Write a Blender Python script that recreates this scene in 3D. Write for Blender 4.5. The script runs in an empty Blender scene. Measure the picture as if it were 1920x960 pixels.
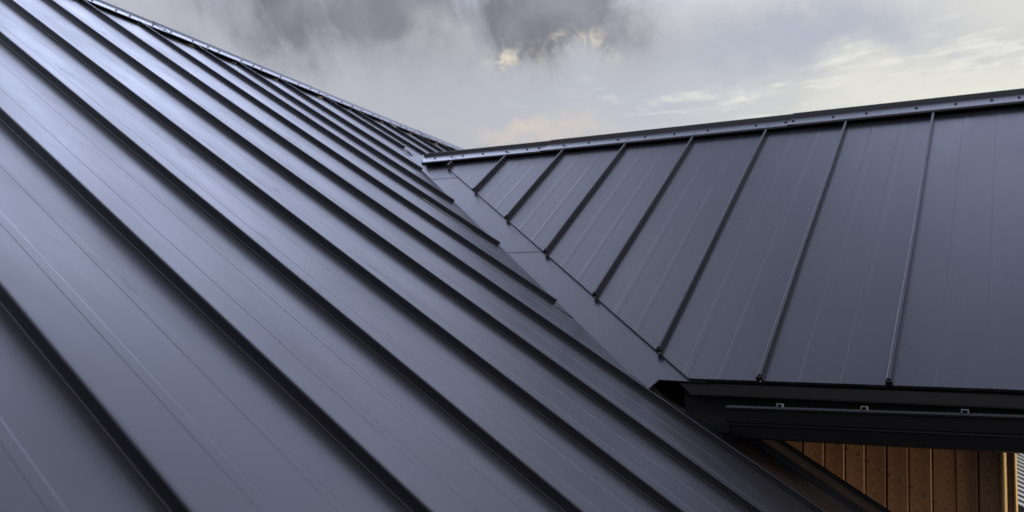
import bpy, bmesh, math, random
from mathutils import Vector, Matrix
random.seed(7)
S = bpy.context.scene
R = math.radians

# ------------------------------------------------------------------ camera
cam_d = bpy.data.cameras.new('camera'); cam = bpy.data.objects.new('camera', cam_d)
S.collection.objects.link(cam); S.camera = cam
cam_d.sensor_width = 36.0; cam_d.lens = 29.862
cam_d.clip_start = 0.02; cam_d.clip_end = 6000
rx = Vector((0.852216, 0.521075, 0.047002)); up = Vector((0.023690, -0.128178, 0.991468)); fw = Vector((-0.522654, 0.843831, 0.121580))
M = Matrix.Identity(4)
for i in range(3):
    M[i][0] = rx[i]; M[i][1] = up[i]; M[i][2] = -fw[i]
cam.matrix_world = M
cam_d.dof.use_dof = True; cam_d.dof.focus_distance = 3.4; cam_d.dof.aperture_fstop = 4.0

# ------------------------------------------------------------------ sky
SUN_AZ, SUN_EL = 98.0, 10.0          # azimuth from +Y towards +X
W = bpy.data.worlds.new('World'); S.world = W; W.use_nodes = True
nt = W.node_tree; nt.nodes.clear()
def N(t, **k):
    n = nt.nodes.new(t)
    for a, b in k.items(): setattr(n, a, b)
    return n
def val(x, sock):
    if hasattr(x, 'is_output'): nt.links.new(x, sock)
    else: sock.default_value = x
def ma(op, a, b=0.0, c=None, clamp=False):
    n = N('ShaderNodeMath', operation=op); n.use_clamp = clamp
    val(a, n.inputs[0]); val(b, n.inputs[1])
    if c is not None: val(c, n.inputs[2])
    return n.outputs[0]
def mixc(f, a, b):
    n = N('ShaderNodeMix', data_type='RGBA'); n.clamp_factor = True
    val(f, n.inputs[0])
    for x, s in ((a, n.inputs[6]), (b, n.inputs[7])):
        if hasattr(x, 'is_output'): nt.links.new(x, s)
        else: s.default_value = (*x, 1)
    return n.outputs[2]
def comb(x, y, z):
    n = N('ShaderNodeCombineXYZ'); val(x, n.inputs[0]); val(y, n.inputs[1]); val(z, n.inputs[2]); return n.outputs[0]
def noise(vec, scale, detail=4, rough=.55, dist=0.0):
    n = N('ShaderNodeTexNoise'); nt.links.new(vec, n.inputs['Vector'])
    n.inputs['Scale'].default_value = scale; n.inputs['Detail'].default_value = detail
    n.inputs['Roughness'].default_value = rough; n.inputs['Distortion'].default_value = dist
    return n.outputs[0]
def sstep(x, a, b):
    n = N('ShaderNodeMapRange', interpolation_type='SMOOTHSTEP'); val(x, n.inputs[0])
    n.inputs[1].default_value = a; n.inputs[2].default_value = b; return n.outputs[0]
tc = N('ShaderNodeTexCoord'); sx = N('ShaderNodeSeparateXYZ'); nt.links.new(tc.outputs['Generated'], sx.inputs[0])
az = ma('MULTIPLY', ma('ARCTAN2', sx.outputs[0], sx.outputs[1]), 57.29578)
el = ma('MULTIPLY', ma('ARCSINE', sx.outputs[2]), 57.29578)
gen = tc.outputs['Generated']
w1 = ma('SUBTRACT', noise(gen, 7, 5, .6), .5); w2 = ma('SUBTRACT', noise(comb(sx.outputs[1], sx.outputs[2], sx.outputs[0]), 9, 5, .6), .5)
u = ma('MULTIPLY_ADD', w1, 14, az); v = ma('MULTIPLY_ADD', w2, 8, el)
def blob(u0, v0, su, sv, tilt=0.0, uu=None, vv=None):
    du = ma('SUBTRACT', uu or u, u0); dv = ma('SUBTRACT', vv or v, v0)
    if tilt: dv = ma('MULTIPLY_ADD', du, -tilt, dv)
    a = ma('POWER', ma('ABSOLUTE', ma('DIVIDE', du, su)), 2.0); b = ma('POWER', ma('ABSOLUTE', ma('DIVIDE', dv, sv)), 2.0)
    return ma('EXPONENT', ma('MULTIPLY', ma('ADD', a, b), -1.0))
# the overcast base: grey lilac to the left, cream towards the sun on the right, brighter overhead
col = mixc(sstep(az, -40, 2), (.50, .515, .565), (.78, .77, .71))
col = mixc(sstep(el, 22.5, 31), col, (1.12, 1.24, 1.78))
col = mixc(sstep(el, 54, 78), col, (.60, .68, .98))
col = mixc(ma('MULTIPLY', blob(-60, 60, 12, 8), .9), col, (1.6, 1.72, 2.3))
col = mixc(ma('MULTIPLY', blob(-30, 53, 17, 12), 1.0), col, (.26, .31, .46))
col = mixc(blob(2, 63, 24, 10), col, (1.75, 1.9, 2.75))
col = mixc(ma('MULTIPLY', blob(-6, 30, 13, 6), .75), col, (.70, .72, .80))
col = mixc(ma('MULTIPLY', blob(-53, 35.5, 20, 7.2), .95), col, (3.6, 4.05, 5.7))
# the sky behind and far right
behind = sstep(ma('ABSOLUTE', ma('ADD', az, 25)), 70, 125)
col = mixc(ma('MULTIPLY', behind, .75), col, (.42, .44, .52))
# lavender veil
col = mixc(ma('MULTIPLY', blob(-13.5, 20.9, 11, 2.6), .8), col, (.43, .465, .58))
col = mixc(ma('MULTIPLY', blob(-24, 17.6, 8, 2.0), .55), col, (.50, .53, .64))
# storm clouds with soft falling veils
fall = noise(comb(ma('MULTIPLY_ADD', el, .10, ma('MULTIPLY', az, .22)), ma('MULTIPLY', el, .06), 0.3), 1.0, 5, .55, .4)
storm = ma('ADD', ma('ADD', ma('MULTIPLY', blob(-47.5, 21.9, 7.5, 2.9), 1.9), ma('MULTIPLY', blob(-29.0, 22.7, 5.0, 2.2), 1.9)), ma('MULTIPLY', blob(-37.5, 22.4, 6, 2.6), .85))
storm = ma('ADD', storm, ma('MULTIPLY', blob(-30.3, 20.9, 1.2, 1.2), .5))
storm = ma('MULTIPLY', storm, ma('MULTIPLY_ADD', sstep(fall, .30, .58), .62, .38), clamp=True)
puff = noise(gen, 11, 5, .55, .3)
dark = mixc(sstep(puff, .32, .70), (.17, .173, .205), (.30, .305, .345))
col = mixc(ma('MULTIPLY', storm, .93), col, dark)
col = mixc(ma('MULTIPLY', blob(-44, 18.6, 5, 2.0), ma('MULTIPLY', sstep(fall, .35, .65), .55)), col, (.40, .405, .45))
col = mixc(ma('MULTIPLY', blob(-38.0, 20.8, 2.2, 1.6), .45), col, (.60, .60, .63))
# sun catching the edges of small clouds
edge = noise(gen, 55, 6, .65, .6)
gold = ma('MULTIPLY', ma('ADD', ma('ADD', blob(-32.3, 20.3, 1.5, .75), ma('MULTIPLY', blob(-28.6, 20.4, 1.1, .6), .7)), ma('MULTIPLY', blob(-26.2, 20.6, 1.6, .8), .6)), sstep(edge, .40, .60))
col = mixc(ma('MULTIPLY', gold, .8), col, (.93, .83, .64))
col = mixc(ma('MULTIPLY', blob(-30, 15.2, 4, .7), .55), col, (.80, .67, .55))
# thin bright streaks rising to the right
su_ = ma('MULTIPLY', az, .10); sv_ = ma('MULTIPLY_ADD', az, -.085, el)
streak = noise(comb(su_, ma('MULTIPLY', sv_, .55), .7), 2.6, 8, .62, .25)
band = ma('ADD', blob(-9, 18.2, 10, 1.1, .10), ma('MULTIPLY', blob(-1, 20.2, 4.5, 2.0), 1.0))
band = ma('ADD', band, ma('MULTIPLY', blob(-20, 17.6, 8, .5), .5))
col = mixc(ma('MULTIPLY', band, sstep(streak, .45, .66)), col, (.84, .835, .78))
col = mixc(ma('MULTIPLY', blob(-2, 16.2, 10, 2.0), .7), col, (.90, .885, .79))
# warm glow round the low sun, out of the picture on the right
col = mixc(ma('MULTIPLY', blob(SUN_AZ, SUN_EL, 22, 12), .8), col, (1.6, 1.25, .85))
# dull band along the horizon (far hills and haze)
col = mixc(sstep(el, 6, -1), col, (.20, .21, .24))
sky = N('ShaderNodeTexSky'); sky.sky_type = 'NISHITA'; sky.sun_disc = False
sky.sun_elevation = R(SUN_EL); sky.sun_rotation = R(SUN_AZ); sky.air_density = 1.0; sky.dust_density = 2.0
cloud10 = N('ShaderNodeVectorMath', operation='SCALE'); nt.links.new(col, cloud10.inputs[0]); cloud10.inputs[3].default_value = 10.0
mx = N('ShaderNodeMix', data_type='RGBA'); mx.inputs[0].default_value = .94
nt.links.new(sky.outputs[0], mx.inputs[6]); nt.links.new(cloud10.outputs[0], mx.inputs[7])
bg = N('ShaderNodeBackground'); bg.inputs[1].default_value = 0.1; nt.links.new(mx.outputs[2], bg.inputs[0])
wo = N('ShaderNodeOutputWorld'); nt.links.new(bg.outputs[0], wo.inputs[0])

# ------------------------------------------------------------------ sun
sd = bpy.data.lights.new('sun', 'SUN'); sd.energy = 2.0; sd.angle = R(3); sd.color = (1, .82, .60)
so = bpy.data.objects.new('sun', sd); S.collection.objects.link(so)
d = Vector((math.sin(R(SUN_AZ)) * math.cos(R(SUN_EL)), math.cos(R(SUN_AZ)) * math.cos(R(SUN_EL)), math.sin(R(SUN_EL))))
so.rotation_euler = d.to_track_quat('Z', 'Y').to_euler()
S.view_settings.view_transform = 'Standard'; S.view_settings.look = 'None'
S.view_settings.exposure = 0.0; S.view_settings.gamma = 1.0; S.view_settings.use_curve_mapping = False

# ------------------------------------------------------------------ helpers
class MB:
    def __init__(s): s.v = []; s.f = []
    def add(s, vs, fs):
        o = len(s.v); s.v += [Vector(p) for p in vs]; s.f += [tuple(i + o for i in f) for f in fs]
    def box(s, p, a, b, c):
        """box from corner p along the three edge vectors a, b, c"""
        p, a, b, c = Vector(p), Vector(a), Vector(b), Vector(c)
        s.add([p, p+a, p+a+b, p+b, p+c, p+a+c, p+a+b+c, p+b+c],
              [(0,3,2,1),(4,5,6,7),(0,1,5,4),(1,2,6,5),(2,3,7,6),(3,0,4,7)])
    def loft(s, rows, closed=False, caps=False):
        n = len(rows[0]); o = len(s.v)
        for r in rows: s.v += [Vector(p) for p in r]
        for i in range(len(rows) - 1):
            for j in range(n if closed else n - 1):
                k = (j + 1) % n
                s.f.append((o+i*n+j, o+i*n+k, o+(i+1)*n+k, o+(i+1)*n+j))
        if caps:
            s.f.append(tuple(o + j for j in range(n))); s.f.append(tuple(o + (len(rows)-1)*n + j for j in reversed(range(n))))
    def build(s, name, mat, parent=None, smooth=False, flip=False, bevel=0):
        me = bpy.data.meshes.new(name)
        off = parent.location if parent and parent.type == 'EMPTY' else (parent['origin_at'] if parent and 'origin_at' in parent else Vector((0,0,0)))
        off = Vector(off)
        me.from_pydata([tuple(p - off) for p in s.v], [], s.f)
        bm = bmesh.new(); bm.from_mesh(me)
        bmesh.ops.recalc_face_normals(bm, faces=bm.faces)
        bm.to_mesh(me); bm.free()
        me.materials.append(mat)
        o = bpy.data.objects.new(name, me); S.collection.objects.link(o)
        if parent: o.parent = parent
        if smooth:
            for p in me.polygons: p.use_smooth = True
        if bevel:
            b = o.modifiers.new('bevel', 'BEVEL'); b.width = bevel; b.segments = 2; b.limit_method = 'ANGLE'; b.angle_limit = R(35)
        return o
def thing(name, label, cat, loc, group=None):
    o = bpy.data.objects.new(name, None); S.collection.objects.link(o); o.location = loc; o.empty_display_size = .1
    o['label'] = label; o['category'] = cat; o['kind'] = 'thing'
    if group: o['group'] = group
    return o

def mat(name):
    m = bpy.data.materials.new(name); m.use_nodes = True
    t = m.node_tree; return m, t, t.nodes['Principled BSDF']
def simple(name, c, rough=.5, metal=0.0, noise_amt=.25, scale=30):
    m, t, b = mat(name)
    co = t.nodes.new('ShaderNodeTexCoord'); n = t.nodes.new('ShaderNodeTexNoise'); n.inputs['Scale'].default_value = scale; n.inputs['Detail'].default_value = 5
    t.links.new(co.outputs['Object'], n.inputs['Vector'])
    r = t.nodes.new('ShaderNodeMapRange'); r.inputs[3].default_value = 1 - noise_amt; r.inputs[4].default_value = 1 + noise_amt
    t.links.new(n.outputs[0], r.inputs[0])
    mm = t.nodes.new('ShaderNodeVectorMath'); mm.operation = 'SCALE'; mm.inputs[0].default_value = c; t.links.new(r.outputs[0], mm.inputs[3])
    t.links.new(mm.outputs[0], b.inputs['Base Color']); b.inputs['Roughness'].default_value = rough; b.inputs['Metallic'].default_value = metal
    return m
def roof_paint(name, c, rough, along, bump, spec=.5, across=1, wear=1.0):
    """matt anthracite coil coating: faint waves in the sheet, dust film, a few specks of swarf"""
    m, t, b = mat(name); L = t.links
    g = t.nodes.new('ShaderNodeNewGeometry')
    oi = t.nodes.new('ShaderNodeObjectInfo')
    def map_(scale):
        # stretch along the fall of the roof
        q = t.nodes.new('ShaderNodeMapping'); q.vector_type = 'POINT'
        if across == 0: scale = (scale[1], scale[0], scale[2])
        q.inputs['Rotation'].default_value = along; q.inputs['Scale'].default_value = scale
        ov = t.nodes.new('ShaderNodeVectorMath'); ov.operation = 'MULTIPLY_ADD'; L.new(oi.outputs['Random'], ov.inputs[0]); ov.inputs[1].default_value = (7, 13, 5); L.new(g.outputs['Position'], ov.inputs[2]); L.new(ov.outputs[0], q.inputs[0]); return q.outputs[0]
    def nz(vec, sc, det, ro=.55):
        n = t.nodes.new('ShaderNodeTexNoise'); n.inputs['Scale'].default_value = sc; n.inputs['Detail'].default_value = det; n.inputs['Roughness'].default_value = ro
        L.new(vec, n.inputs['Vector']); return n.outputs[0]
    def mr(x, a, bb, lo=0., hi=1.):
        r = t.nodes.new('ShaderNodeMapRange'); r.inputs[1].default_value = lo; r.inputs[2].default_value = hi
        r.inputs[3].default_value = a; r.inputs[4].default_value = bb; L.new(x, r.inputs[0]); return r.outputs[0]
    waves = nz(map_((.55, 2.2, .55)), 2.0, 2)
    dust = nz(map_((.8, 3.2, .8)), 2.0, 4, .5)
    fine = nz(map_((30, 60, 30)), 6.0, 3)
    L.new(mr(dust, rough - .03, rough + .04, .3, .7), b.inputs['Roughness'])
    mixn = t.nodes.new('ShaderNodeMix'); mixn.data_type = 'RGBA'
    mixn.inputs[6].default_value = (*c, 1); mixn.inputs[7].default_value = (c[0]*1.55, c[1]*1.5, c[2]*1.42, 1)
    L.new(mr(dust, 0, .45, .42, .8), mixn.inputs[0])
    smear = mr(nz(map_((2.2, 5, 2.2)), 2.3, 9, .68), 0, wear, .60, .74)
    ra = t.nodes.new('ShaderNodeMath'); ra.operation = 'MULTIPLY_ADD'; L.new(smear, ra.inputs[0]); ra.inputs[1].default_value = .10; L.new(b.inputs['Roughness'].links[0].from_socket, ra.inputs[2]); L.new(ra.outputs[0], b.inputs['Roughness'])
    mixs = t.nodes.new('ShaderNodeMix'); mixs.data_type = 'RGBA'; L.new(mixn.outputs[2], mixs.inputs[6]); mixs.inputs[7].default_value = (c[0]*2.0, c[1]*1.9, c[2]*1.7, 1)
    sm2 = t.nodes.new('ShaderNodeMath'); sm2.operation = 'MULTIPLY'; L.new(smear, sm2.inputs[0]); sm2.inputs[1].default_value = .4; L.new(sm2.outputs[0], mixs.inputs[0]); mixn = mixs
    vo = t.nodes.new('ShaderNodeTexVoronoi'); vo.inputs['Scale'].default_value = 7.0; L.new(g.outputs['Position'], vo.inputs['Vector'])
    sp = t.nodes.new('ShaderNodeMath'); sp.operation = 'LESS_THAN'; L.new(vo.outputs['Distance'], sp.inputs[0]); sp.inputs[1].default_value = .016
    sel = t.nodes.new('ShaderNodeSeparateColor'); L.new(vo.outputs['Color'], sel.inputs[0])
    s2 = t.nodes.new('ShaderNodeMath'); s2.operation = 'GREATER_THAN'; L.new(sel.outputs[0], s2.inputs[0]); s2.inputs[1].default_value = .72
    s3 = t.nodes.new('ShaderNodeMath'); s3.operation = 'MULTIPLY'; L.new(sp.outputs[0], s3.inputs[0]); L.new(s2.outputs[0], s3.inputs[1])
    mx2 = t.nodes.new('ShaderNodeMix'); mx2.data_type = 'RGBA'; L.new(s3.outputs[0], mx2.inputs[0]); L.new(mixn.outputs[2], mx2.inputs[6]); mx2.inputs[7].default_value = (.35, .27, .18, 1)
    L.new(mx2.outputs[2], b.inputs['Base Color'])
    b.inputs['Specular IOR Level'].default_value = spec
    b1 = t.nodes.new('ShaderNodeBump'); b1.inputs['Strength'].default_value = bump; b1.inputs['Distance'].default_value = .02; L.new(waves, b1.inputs['Height'])
    b2 = t.nodes.new('ShaderNodeBump'); b2.inputs['Strength'].default_value = .004; b2.inputs['Distance'].default_value = .0002; L.new(fine, b2.inputs['Height']); L.new(b1.outputs[0], b2.inputs['Normal'])
    L.new(b2.outputs[0], b.inputs['Normal'])
    return m
TA, TB = R(29.72), R(39.9)
PAINT = (.015, .0165, .021)
m_roofA = roof_paint('anthracite_sheet_main', PAINT, .34, (0, TA, 0), .09, .62)
m_roofB = roof_paint('anthracite_sheet_wing', PAINT, .28, (0, 0, 0), .07, .62, 0, .2)
m_rib = simple('anthracite_seam', (.008, .008, .011), .36, 0, .15)
m_cap = simple('anthracite_ridge', (.022, .023, .028), .30, 0, .12)
m_dark = simple('black_closure', (.003, .003, .0035), .7)
m_screw = simple('black_screw', (.008, .008, .01), .45)
m_gutter = simple('black_gutter', (.003, .003, .004), .36, 0, .2)
m_fascia = simple('dark_fascia', (.007, .007, .009), .45, 0, .15)
m_zinc = simple('zinc_clip', (.27, .29, .33), .45, .5, .1)
m_membrane = simple('grey_underlay', (.03, .026, .02), .9)
m_white = simple('white_slat', (.60, .69, .76), .5, 0, .06)
m_post = simple('grey_steel', (.10, .10, .11), .5)
m_ground = simple('ground_gravel', (.07, .07, .065), .95, 0, .4, .6)
m_swarf = simple('bright_cut_metal', (.38, .34, .26), .4, .3)

def wood(name, c_lo, c_hi, grain=1.0):
    m, t, b = mat(name); L = t.links
    co = t.nodes.new('ShaderNodeTexCoord'); oi = t.nodes.new('ShaderNodeObjectInfo')
    s = t.nodes.new('ShaderNodeSeparateXYZ'); L.new(co.outputs['Object'], s.inputs[0])
    def mth(op, a, bb=0., c=None):
        n = t.nodes.new('ShaderNodeMath'); n.operation = op
        for i, x in enumerate((a, bb, c)):
            if x is None: continue
            if hasattr(x, 'is_output'): L.new(x, n.inputs[i])
            else: n.inputs[i].default_value = x
        return n.outputs[0]
    rnd = oi.outputs['Random']
    cx = t.nodes.new('ShaderNodeCombineXYZ'); L.new(mth('MULTIPLY', s.outputs[0], 9), cx.inputs[0]); L.new(mth('MULTIPLY_ADD', rnd, 40, s.outputs[1]), cx.inputs[1]); L.new(mth('MULTIPLY_ADD', rnd, 17, mth('MULTIPLY', s.outputs[2], 1.2)), cx.inputs[2])
    n1 = t.nodes.new('ShaderNodeTexNoise'); n1.inputs['Scale'].default_value = 3.5; n1.inputs['Detail'].default_value = 3; L.new(cx.outputs[0], n1.inputs['Vector'])
    xc = mth('SUBTRACT', s.outputs[0], mth('MULTIPLY', mth('SUBTRACT', mth('FRACT', mth('MULTIPLY', rnd, 7.3)), .5), .05))
    par = mth('MULTIPLY', mth('POWER', mth('ABSOLUTE', mth('DIVIDE', xc, .022)), 1.6), 2.4)
    f = mth('MULTIPLY_ADD', n1.outputs[0], 3.2 * grain, mth('ADD', par, mth('MULTIPLY', s.outputs[2], mth('MULTIPLY_ADD', mth('FRACT', mth('MULTIPLY', rnd, 3.1)), 16, 14))))
    ring = mth('POWER', mth('FRACT', f), 3.0)
    fine = t.nodes.new('ShaderNodeTexNoise'); fine.inputs['Scale'].default_value = 40; fine.inputs['Detail'].default_value = 4
    cy = t.nodes.new('ShaderNodeCombineXYZ'); L.new(mth('MULTIPLY', s.outputs[0], 14), cy.inputs[0]); L.new(rnd, cy.inputs[1]); L.new(mth('MULTIPLY', s.outputs[2], .4), cy.inputs[2]); L.new(cy.outputs[0], fine.inputs['Vector'])
    k = mth('MULTIPLY_ADD', fine.outputs[0], .5, mth('MULTIPLY', ring, .85))
    k = mth('ADD', k, mth('MULTIPLY', mth('SUBTRACT', rnd, .5), .25))
    mx_ = t.nodes.new('ShaderNodeMix'); mx_.data_type = 'RGBA'; k = mth('SUBTRACT', k, .1); L.new(k, mx_.inputs[0]); mx_.inputs[6].default_value = (*c_hi, 1); mx_.inputs[7].default_value = (*c_lo, 1)
    L.new(mx_.outputs[2], b.inputs['Base Color']); b.inputs['Roughness'].default_value = .55
    bp = t.nodes.new('ShaderNodeBump'); bp.inputs['Strength'].default_value = .25; bp.inputs['Distance'].default_value = .001; L.new(ring, bp.inputs['Height']); L.new(bp.outputs[0], b.inputs['Normal'])
    return m
m_wood = wood('brown_larch', (.085, .036, .015), (.33, .165, .072))
m_wscrew = simple('dull_screw_head', (.16, .15, .14), .5, .3)
m_lit_edge = simple('lit_edge_orange', (.75, .34, .09), .6, 0, .2, 60)  # sunlight on the plank edges, put into the colour
m_pine = wood('pale_pine', (.62, .40, .14), (.80, .58, .26), .4)
m_trimwood = wood('brown_trim', (.10, .045, .02), (.22, .11, .05), .5)

# ------------------------------------------------------------------ roof frames
cA, sA = math.cos(TA), math.sin(TA); cB, sB = math.cos(TB), math.sin(TB)
nA = Vector((sA, 0, cA)); nB = Vector((0, -sB, cB))
def zA(x): return -0.93204 - 0.57086 * x
def zB(y): return 0.83612 * y - 3.04170
def pA(x, y, n=0.0): return Vector((x, y, zA(x))) + nA * n
def pB(x, y, n=0.0): return Vector((x, y, zB(y))) + nB * n
def valley_x(y): return 3.6957 - 1.46466 * y        # x of the valley for a given y
def valley_y(x): return (3.6957 - x) / 1.46466
YRB, ZRB = 5.67, 1.6992                              # ridge of the wing
def far_valley_x(y):                                  # A meets the back slope of the wing
    z = ZRB - 0.83612 * (y - YRB); return -(z + .93204) / .57086
XRA = -6.12                                           # ridge of the main roof
ribsA = [-1.62, -1.11, -.6, -.1, .40, .905, 1.411, 1.911, 2.383, 2.887, 3.406, 3.850]
valA_ends = {}
ribsA2 = [3.926, 4.426, 4.886, 5.377, 5.965, 6.389, 6.90, 7.40, 7.90, 8.40, 8.90]

# ---- main roof -------------------------------------------------------
main = thing('main_roof', 'large dark standing seam metal roof slope filling the left foreground', 'roof', (-2.4, 2.0, zA(-2.4)))
seamsA = [-1.62, -1.11, -.6, -.1, .40, .905, 1.411, 1.911, 2.383, 2.887, 3.406, 3.888, 4.426, 4.886, 5.377, 5.965, 6.389, 6.90, 7.40, 7.90, 8.40, 8.90]
EAVE_X = 1.7
def low_end(y, margin=.018):
    if y < 3.60: return EAVE_X
    if y < YRB: return valley_x(y) - margin
    return far_valley_x(y) - margin
def panel_profile(y0, y1):
    w = y1 - y0; pts = [(y0 + .004, .0)]
    for c in (.345, .665):
        m_ = y0 + w * c; k = .014 if c < .5 else .011
        pts += [(m_ - k - .0035, 0), (m_ - k, .0006), (m_ + k, .0006), (m_ + k + .0035, 0)]
    pts.append((y1 - .004, 0)); return pts
def panelA(y0, y1):
    mb = MB(); prof = panel_profile(y0, y1)
    full = []
    for i, (y, n) in enumerate(prof):
        full.append((y, n))
        if i < len(prof) - 1 and prof[i+1][0] - y > .06:
            for q in range(1, 5): full.append((y + (prof[i+1][0]-y)*q/5, n))
    rows = []
    w = y1 - y0
    for s_ in range(0, 13):
        t_ = s_ / 12
        row = []
        for y, n in full:
            top = XRA + .125 - .07 * ((y - y0)/w if (y - y0)/w < .85 else (1 - (y - y0)/w) * 5.667)     # the sheet end is turned up in a shallow arc
            xe = low_end(y)
            row.append(pA(top + (xe - top) * t_, y, n))
        rows.append(row)
    # turned-up end under the ridge cap
    ue = []
    for y, n in full:
        top = XRA + .125 - .07 * ((y - y0)/w if (y - y0)/w < .85 else (1 - (y - y0)/w) * 5.667)
        ue.append(pA(top - .012, y, n + .022))
    rows.insert(0, ue)
    # folded drip at the lower end
    if y0 > 3.5: rows[-1] = [p + nA * .007 for p in rows[-1]]
    rows.append([p - nA * .012 for p in rows[-1]])
    mb.loft(rows)
    return mb.build('roof_panel', m_roofA, main)
for a, b in zip(seamsA[:-1], seamsA[1:]):
    if a > 3.3 and a < 3.5:      # the bay under the wing's eave runs on down to the timber wall
        mb = MB(); y0, y1 = 3.406, 3.850
        prof = panel_profile(y0, y1)
        mb.loft([[pA(x, y, n) for y, n in prof] for x in [valley_x(3.85) - .3 + i*.25 for i in range(15)]])
        mb.build('roof_panel', m_roofA, main)
        panel_rows = MB(); prof = panel_profile(3.406, 3.888)
        rows = []
        for i in range(13):
            rows.append([pA((XRA+.06) + (min(low_end(y), valley_x(max(y,3.5)) - .018) - (XRA+.06)) * i / 12, y, n + .004) for y, n in prof])
        panel_rows.loft(rows); panel_rows.build('roof_panel', m_roofA, main)
    else:
        panelA(a, b)
# strip between the last seam and the timber wall
mb = MB(); mb.loft([[pA(x, y, 0) for y in (3.858, 4.0, 4.19)] for x in (-1.62, -.8, 0, EAVE_X)]); mb.build('roof_panel', m_roofA, main)

def ribA(y, x0, x1, h=.029, w=.012):
    """folded standing seam: foot flange, upright fold and rolled top"""
    mb = MB()
    prof = [(-.0085, .0012), (-.0048, .0022), (-.0035, .004), (-.0035, h-.004), (-w*.55, h-.002), (-w*.55, h+.002), (-w*.3, h+.0045), (w*.35, h+.0045), (w*.55, h+.002), (w*.5, h-.004), (.0035, h-.010), (.0035, .003), (.010, .001), (.010, -.002), (-.0085, -.002)]
    rows = []
    n = max(2, int((x1 - x0) / .5))
    for i in range(n + 1):
        x = x0 + (x1 - x0) * i / n
        wob = .0015 * math.sin(x * 3.1 + y * 7)
        hh = 1.0
        rows.append([pA(x + (0 if i < n else .0) , y + a + wob, b_) for a, b_ in prof])
    mb.loft(rows, closed=True, caps=True)
    return mb.build('standing_seam', m_rib, main)
rib_end = {3.888: -2.155, 4.426: -2.862, 4.886: -3.55, 5.377: -4.245, 5.965: -4.925}
for y in seamsA:
    if y in rib_end: ribA(y + (.03 if y < 4 else .02 if y < 4.45 else 0), XRA + .07, rib_end[y])
    elif y < 3.5: ribA(y, XRA + .07, EAVE_X)
    elif y < YRB + .2: ribA(y, XRA + .07, valley_x(y) - .05)
    else: ribA(y, XRA + .07, far_valley_x(y) - .06)
ribA(3.850, -1.55, EAVE_X)

# ---- ridge cap of the main roof ---------------------------------------
capA_prof = [(-5.988, 2.5185), (-5.985, 2.522), (-6.185, 2.629), (-6.225, 2.668), (-6.235, 2.671), (-6.245, 2.668), (-6.285, 2.629), (-6.485, 2.522), (-6.482, 2.5185)]
capA_in = [(x + (.0 if abs(x + 6.235) < .02 else (.003 if x < -6.235 else -.003)), z - .003) for x, z in reversed(capA_prof)]
def screw(parent, p, n, r=.0085):
    mb = MB(); n = Vector(n).normalized(); t1 = n.orthogonal().normalized(); t2 = n.cross(t1)
    rows = []
    for rr, h in ((r*1.35, 0), (r*1.35, .0018), (r*.8, .0022), (r*.8, .0075), (r*.55, .009)):
        rows.append([Vector(p) + n*h + (t1*math.cos(a) + t2*math.sin(a))*rr for a in [k*math.pi/4 for k in range(8)]])
    mb.loft(rows, closed=True, caps=True)
    return mb.build('screw', m_screw, parent)
jA = [-1.4, .6, 2.41, 4.221, 6.015, 7.83, 9.2]
scrA = [1.4, 1.7, 2.05, 2.3, 2.38, 2.8, 3.1, 3.3, 3.548, 3.749, 3.869, 4.077, 4.187, 4.249, 4.466, 4.621, 4.74, 4.99, 5.127, 5.228, 5.466, 5.695, 5.854, 5.973, 6.079, 6.307, 6.469, 6.613, 6.794, 6.891, 7.092, 7.27, 7.376, 7.534, 7.666, 7.811, 7.96, 8.09, 8.3, 8.5]
for i in range(len(jA) - 1):
    lift = .004 if i % 2 else 0.0
    mb = MB()
    rows = [[Vector((x, y, z + lift)) for x, z in capA_prof + capA_in] for y in (jA[i] - (.04 if i % 2 else 0), (jA[i]+jA[i+1])/2, jA[i+1] + (.04 if i % 2 else 0))]
    mb.loft(rows, closed=True, caps=True)
    cap = mb.build('ridge_cap', m_cap, main); cap['origin_at'] = tuple(main.location)
    nf = Vector((.472, 0, .882))
    for y in scrA:
        if jA[i] <= y < jA[i+1]:
            screw(cap, Vector((-6.07, y, 2.5675 + lift)), nf, .0085)
# dark closure strip below the cap
mb = MB(); mb.box(pA(-6.075, -1.4, .002), (0, 10.6, 0), Vector((-.03, 0, .0168)), nA * .024); mb.build('ridge_closure', m_dark, main)
mb = MB(); mb.box(pA(-6.075, -1.4, -.030), (0, 10.6, 0), Vector((.10, 0, -.0571)), nA * .0125); mb.build('ridge_underlay', m_membrane, main)
# far slope of the main roof, beyond its ridge
mb = MB(); zr = zA(-6.2); mb.loft([[Vector((-6.24, y, zr - .02)) for y in (-1.6, 9.0)], [Vector((-11.5, y, zr - 3.0)) for y in (-1.6, 9.0)]]); mb.build('back_slope', m_roofA, main)
# torn sheet end and bright clip near the valley head
mb = MB(); mb.add([pA(-4.93, 5.93, .004), pA(-4.80, 5.86, .03), pA(-4.62, 5.80, .006), pA(-4.78, 5.84, .004)], [(0, 1, 2, 3)]); mb.build('bent_sheet_end', m_rib, main)
mb = MB(); mb.box(pA(-5.98, 6.98, .004), (.05, .0, -.0285), (0, .05, 0), nA * .02); mb.build('ridge_clip', m_swarf, main)

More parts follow.
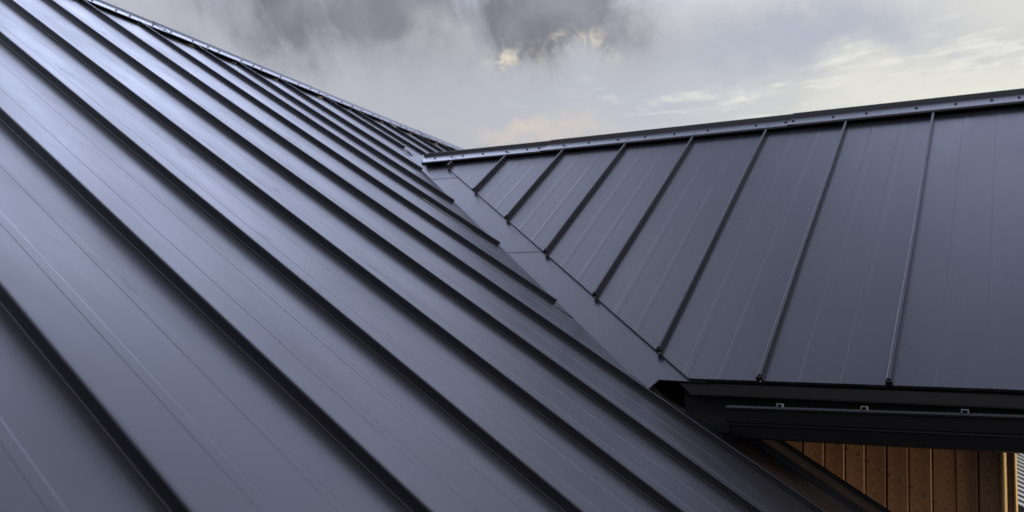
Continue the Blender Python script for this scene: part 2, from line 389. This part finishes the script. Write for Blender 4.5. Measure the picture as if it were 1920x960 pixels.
# ---- wing roof ---------------------------------------------------------
wing = thing('wing_roof', 'smaller dark seamed metal roof slope on the right, ending above a black gutter', 'roof', (-1.2, 4.6, zB(4.6)))
seamsB = [-4.35, -3.995, -3.487, -2.977, -2.473, -1.969, -1.470, -.976, -.483, .022, .52]
VQ = .257                                            # the sheets stop this far short of the valley
def eave_y(x): return 3.598 + .022 * min(0, x + .1)
def low_B(x): return max(eave_y(x), valley_y(x - VQ))
TOPB = 5.60
def panelB(x0, x1):
    pr = panel_profile(x0, x1)
    full = []
    for i, (x, n) in enumerate(pr):
        full.append((x, n))
        if i < len(pr) - 1 and pr[i+1][0] - x > .06:
            for q in range(1, 7): full.append((x + (pr[i+1][0]-x)*q/7, n))
    mb = MB(); rows = []
    for s_ in range(11):
        t_ = s_ / 10
        rows.append([pB(x, TOPB + (low_B(x) - TOPB) * t_, n + .017) for x, n in full])
    rows.append([p - nB * .014 for p in rows[-1]])
    rows.append([p + Vector((0, .02, .0167)) for p in rows[-1]])
    mb.loft(rows)
    return mb.build('roof_panel', m_roofB, wing)
for a, b in zip(seamsB[:-1], seamsB[1:]): panelB(a, b)
def ribB(x, h=.026, w=.013):
    mb = MB()
    prof = [(-.012, .0022), (-.0045, .0022), (-.0035, .004), (-.0035, h-.004), (-w*.55, h-.002), (-w*.55, h+.002), (-w*.3, h+.0045), (w*.35, h+.0045), (w*.55, h+.002), (w*.5, h-.004), (.0035, h-.010), (.0035, .003), (.012, .002), (.012, -.002), (-.012, -.002)]
    rows = []; y1 = low_B(x) + .004; y0 = 5.532
    n = max(2, int((y0 - y1) / .25))
    for i in range(n + 1):
        y = y0 + (y1 - y0) * i / n
        wob = .0018 * math.sin(y * 3.7 + x * 5)
        rows.append([pB(x + a + wob, y, b_ + .017) for a, b_ in prof])
    mb.loft(rows, closed=True, caps=True)
    s_ = mb.build('standing_seam', m_rib, wing); s_['origin_at'] = tuple(wing.location)
    # folded tab closing the lower end
    e = MB(); y = y1 - .001
    e.add([pB(x - .012, y, .012), pB(x + .013, y, .012), pB(x + .012, y - .004, h + .019), pB(x - .010, y - .006, h + .017),
           pB(x - .012, y - .003, .012), pB(x + .013, y - .003, .012), pB(x + .014, y - .008, h + .014), pB(x - .012, y - .009, h + .012)],
          [(0,1,2,3), (4,7,6,5), (0,4,5,1), (1,5,6,2), (2,6,7,3), (3,7,4,0)])
    e.build('end_tab', m_rib, s_)
    if x < -.6:
        g = MB(); g.add([pB(x + .001, y - .010, .018), pB(x + .008, y - .010, .018), pB(x + .009, y - .011, .029), pB(x + .002, y - .011, .027), pB(x + .004, y - .013, .023)], [(0,1,4), (1,2,4), (2,3,4), (3,0,4)])
        g.build('cut_edge', m_swarf, s_)
    return s_
for x in seamsB[1:]: ribB(x)
# valley flashing, in sheets that overlap
vd = (Vector((valley_x(3.6), 3.6, 0)) - Vector((valley_x(5.66), 5.66, 0)))
cuts = [3.512, 4.42, 5.30, 5.69]
for i in range(3):
    ya, yb = cuts[i], cuts[i+1]
    lift = .001 + .0018 * i
    mb = MB(); rows = []
    for k in range(7):
        y = ya + (yb - ya) * k / 6
        x = valley_x(y)
        sk = .06 if i < 2 and k == 6 else 0
        ye = max(y, 3.569)
        rows.append([pA(x - .10, y - .0, -.004 + lift*.2), Vector((x, y, zB(y))) + Vector((-.003, 0, .003 + lift)), pB(x + .03, ye, .003 + lift), pB(min(x + .30, -1.24) if y < 3.58 else x + .30, ye, .003 + lift), pB(min(x + .36, -1.2) if y < 3.58 else x + .36, ye, .003 + lift)])
    rows.insert(0, [p - nB * .006 for p in rows[0]])
    mb.loft(rows); mb.build('valley_flashing', m_roofB, wing)
# fall of the flashing between its foot and the gutter: folded lip
mb = MB(); mb.add([pA(-1.56, 3.545, .006), pA(-1.52, 3.66, .006), pA(-1.475, 3.625, .014), pA(-1.40, 3.545, .016), pA(-1.47, 3.53, .010), pA(-1.50, 3.49, .004)], [(0, 5, 4), (0, 4, 1), (1, 4, 2), (2, 4, 3)]); mb.build('flashing_lip', m_rib, wing)

# ---- ridge cap of the wing --------------------------------------------
capB_prof = [(5.458, 1.574), (5.458, 1.586), (5.614, 1.6760), (5.616, 1.7065), (5.622, 1.709), (5.718, 1.709), (5.724, 1.7065), (5.726, 1.676), (5.882, 1.586), (5.882, 1.574)]
capB_in = [(y + (.003 if y < 5.67 else -.003), z - .003) for y, z in reversed(capB_prof)]
jB = [-4.41, -3.175, -1.336, .56]
scrB = [-4.225, -4.052, -3.945, -3.747, -3.524, -3.334, -3.226, -3.013, -2.801, -2.564, -2.351, -2.132, -1.889, -1.559, -1.362, -1.315, -1.067, -.868, -.583, -.371, -.183, -.046, .15, .33]
for i in range(3):
    lift = .004 * i
    mb = MB(); rows = []
    for k in range(5):
        x = jB[i] + (jB[i+1] + (.05 if i < 2 else 0) - jB[i]) * k / 4
        rows.append([Vector((x + (max(0, 1.676 - z) * 1.3 if i == 0 and k == 0 else 0), y, z + lift + .006*(0 if x > -3 else 1)*(-3 - x)/1.4)) for y, z in capB_prof + capB_in])
    mb.loft(rows, closed=True, caps=True)
    cap = mb.build('ridge_cap', m_cap, wing); cap['origin_at'] = tuple(wing.location)
    for x in scrB:
        if jB[i] <= x < jB[i+1]: screw(cap, Vector((x, 5.532, 1.6287 + lift + (.006*(-3 - x)/1.4 if x < -3 else 0))), (0, -.5, .866), .0085)
mb = MB(); mb.box(pB(-4.36, 5.535, .008), (4.9, 0, 0), Vector((0, .03, .025)), Vector((0, -.002, .026))); mb.build('ridge_closure', m_dark, wing)
# back slope and soffit
mb = MB(); mb.loft([[Vector((x, 5.69, ZRB - .02)) for x in (-4.6, .56)], [Vector((-1.1, 8.0, ZRB - .836*2.33)), Vector((.56, 8.0, ZRB - .836*2.33))]]); mb.build('back_slope', m_roofB, wing)
mb = MB(); mb.add([pB(-1.28, 3.63, -.11), pB(.54, 3.63, -.11), pB(.54, 5.3, -.11), pB(-2.6, 5.0, -.11)], [(0, 1, 2, 3)]); mb.build('soffit', m_fascia, wing)
# eave fascia: folded dark metal face with a drip at the bottom
def fx(x): return .022 * (x + .1) * -1
mb = MB()
rows = []
for x in (-1.335, -1.1, -.6, -.1, .56):
    y0 = eave_y(x) + .012; zt = zB(eave_y(x)) + .002; dz = -.052 + .006 * min(0, x + .1)*-0
    sl = 0.0
    e_ = .055 if x < -1.3 else 0
    rows.append([Vector((x, y0 + .004, zt)), Vector((x + e_*.1, y0 - .002, zt - .010)), Vector((x + e_, y0 - .002, zt + dz)), Vector((x + e_, y0 - .014, zt + dz - .006)), Vector((x + e_, y0 + .02, zt + dz - .010)), Vector((x, y0 + .03, zt))])
mb.loft(rows, closed=True, caps=True)
mb.build('fascia', m_fascia, wing)
mb = MB(); mb.box((-1.33, 3.66, -.27), (1.89, .0, .03), (0, .03, 0), (0, 0, .20)); mb.build('eave_board', m_dark, wing)
# ---- gutter ------------------------------------------------------------
gut = thing('eave_gutter', 'black metal gutter with a beaded front hanging below the eave of the right roof', 'gutter', (-.3, 3.5, -.2))
def gz(x): return .0352 * (x + 1.08)
prof = [(3.585, -.150), (3.585, -.262), (3.515, -.276), (3.497, -.270), (3.486, -.224), (3.479, -.219), (3.479, -.212), (3.464, -.207), (3.457, -.160), (3.449, -.157), (3.447, -.149), (3.452, -.142), (3.462, -.141), (3.467, -.147), (3.461, -.152)]
inn = [(3.466, -.160), (3.473, -.203), (3.488, -.209), (3.494, -.222), (3.505, -.264), (3.576, -.254), (3.580, -.150)]
mb = MB()
mb.loft([[Vector((x, y, z + gz(x))) for y, z in prof + inn] for x in (-1.075, -.6, -.1, .6)], closed=True, caps=True)
mb.build('trough', m_gutter, gut)
mb = MB(); pts = [(y, z) for y, z in prof[:11]] + [(3.452, -.1425)]
mb.loft([[Vector((x, y, z + gz(-1.08))) for y, z in pts] for x in (-1.079, -1.0755)], closed=True, caps=True); mb.build('end_cap', m_gutter, gut)
for x in (-.866, -.554, -.219, .09, .4):
    mb = MB(); z0 = gz(x)
    for dx in (-.0115, .0090): mb.box((x + dx, 3.4505, -.1415 + z0), (.0025, 0, 0), (0, .020, 0), (0, 0, .011))
    mb.box((x - .0115, 3.4505, -.1305 + z0), (.023, 0, 0), (0, .020, 0), (0, 0, .0022))
    mb.box((x - .010, 3.4705, -.1505 + z0), (.020, 0, 0), (0, .135, -.004), (0, 0, .0022))
    mb.build('gutter_bracket', m_zinc, gut)

# ---- timber wall --------------------------------------------------------
WY = 4.20
wall = thing('timber_wall', 'brown vertical timber plank wall in the shade under the right roof, with pale corner battens', 'wall', (-.5, WY, zA(-.5)))
edges = [-2.17, -2.08, -2.0, -1.91, -1.825, -1.735, -1.65, -1.56, -1.47, -1.385, -1.295, -1.208, -1.12, -1.032, -.944, -.848, -.757, -.670, -.581, -.491, -.397, -.308, -.221, -.137]
wscr = [(-.778, -.313), (-.738, -.329), (-.692, -.353), (-.648, -.375), (-.603, -.407), (-.561, -.426), (-.518, -.445), (-.469, -.469), (-.419, -.502), (-.378, -.522), (-.336, -.546), (-.292, -.57), (-.25, -.595), (-.20, -.62)]
def plank(x0, x1, zb, zt, y, mt, name, th=.02, ch=.004, parent=wall):
    mb = MB(); xm = (x0 + x1) / 2
    rows = []
    for z in (zb, zt):
        rows.append([Vector((x - xm, yy, zA(x) + .024 if z == 'roof' else z)) for x, yy in ((x0, th), (x0, ch), (x0 + ch, 0), (x1 - ch, 0), (x1, ch), (x1, th))])
    mb.loft(rows, closed=True, caps=True)
    o = mb.build(name, mt); o.parent = parent
    o.location = Vector((xm, y, 0)) - Vector(parent.location)
    return o
for i in range(len(edges) - 1):
    x0, x1 = edges[i] + .0022, edges[i+1] - .0022
    o = plank(x0, x1, 'roof', .34, WY + random.uniform(0, .002), m_wood, 'plank')
    if i % 4 != 1:  # thin orange strip paints the sunlit right edge of the plank
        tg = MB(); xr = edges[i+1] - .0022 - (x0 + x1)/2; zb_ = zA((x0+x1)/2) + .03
        tg.box((xr - .0008, .0035, zb_ - .03), (.0026, 0, 0), (0, .008, 0), (0, 0, .34 - zb_)); k_ = tg.build('lit_edge_strip', m_lit_edge); k_.parent = o
    for sx_, sz_ in wscr:
        if x0 < sx_ < x1:
            mb = MB(); c = Vector((sx_ - (x0+x1)/2, -.0005, sz_)); rows = []
            for rr, h in ((.0045, 0.001), (.0045, -.0012), (.003, -.002), (.0015, -.0012)):
                rows.append([c + Vector((math.cos(a)*rr, h, math.sin(a)*rr)) for a in [k*math.pi/5 for k in range(10)]])
            mb.loft(rows, closed=True, caps=True)
            s_ = mb.build('screw', m_wscrew); s_.parent = o
mb = MB(); mb.add([Vector((-2.3, WY + .03, .2)), Vector((-.08, WY + .034, -1.3)), Vector((-.08, WY + .034, .45)), Vector((-2.3, WY + .03, .45))], [(0, 1, 2, 3)]); mb.build('backing', m_dark, wall)
plank(-.136, -.113, -1.4, .30, WY - .020, m_pine, 'corner_batten', .03, .009)
plank(-.112, -.091, -1.4, .30, WY - .004, m_trimwood, 'corner_board', .03, .003)
plank(-.090, -.078, -1.4, .30, WY - .018, m_pine, 'corner_batten', .05, .007)
mb = MB(); mb.box((-.22, WY + .03, -4.5), (.03, 0, 0), (0, 2.6, 0), (0, 0, 4.9)); mb.build('gable_face', m_wood, wall)

# ---- slatted canopy beyond the corner ----------------------------------
can = thing('slatted_canopy', 'white slatted canopy roof glimpsed past the timber corner at the far right edge', 'canopy', (1.0, 8.0, -5.0))
tq = math.tan(R(23)); ty = .118
def zc(x, y): return -.70 - tq * (x + .1) + ty * (y - 6.0)
for k in range(20):
    y = 5.96 + .125 * k
    mb = MB(); mb.box((-1.2, y, zc(-1.2, y)), Vector((4.2, 0, -4.2*tq)), (0, .060, .060*ty), (0, 0, .005)); mb.build('slat', m_white, can)
mb = MB(); mb.box((-1.2, 5.99, zc(-1.2, 5.99) - .06), Vector((4.2, 0, -4.2*tq)), (0, 2.45, 2.45*ty), (0, 0, .008)); mb.build('dark_gap_sheet', m_dark, can)  # black sheet added so the gaps between the slats stay dark
for y in (6.02, 7.2, 8.3):
    mb = MB(); mb.box((-1.2, y, zc(-1.2, y) - .20), Vector((4.2, 0, -4.2*tq)), (0, .06, 0), (0, 0, .13)); mb.build('beam', m_post, can)
for x in (-1.0, 2.7):
    for y in (6.05, 8.3):
        mb = MB(); mb.box((x, y - .03, -5), (.09, 0, 0), (0, .09, 0), (0, 0, zc(x + .09, y) - .21 + 5)); mb.build('post', m_post, can)

# ---- ground --------------------------------------------------------------
mb = MB(); mb.add([(-2500, -2500, -5), (2500, -2500, -5), (2500, 2500, -5), (-2500, 2500, -5)], [(0, 1, 2, 3)])
g = mb.build('ground', m_ground); g['kind'] = 'structure'

for o in list(bpy.data.objects):
    if 'origin_at' in o: del o['origin_at']
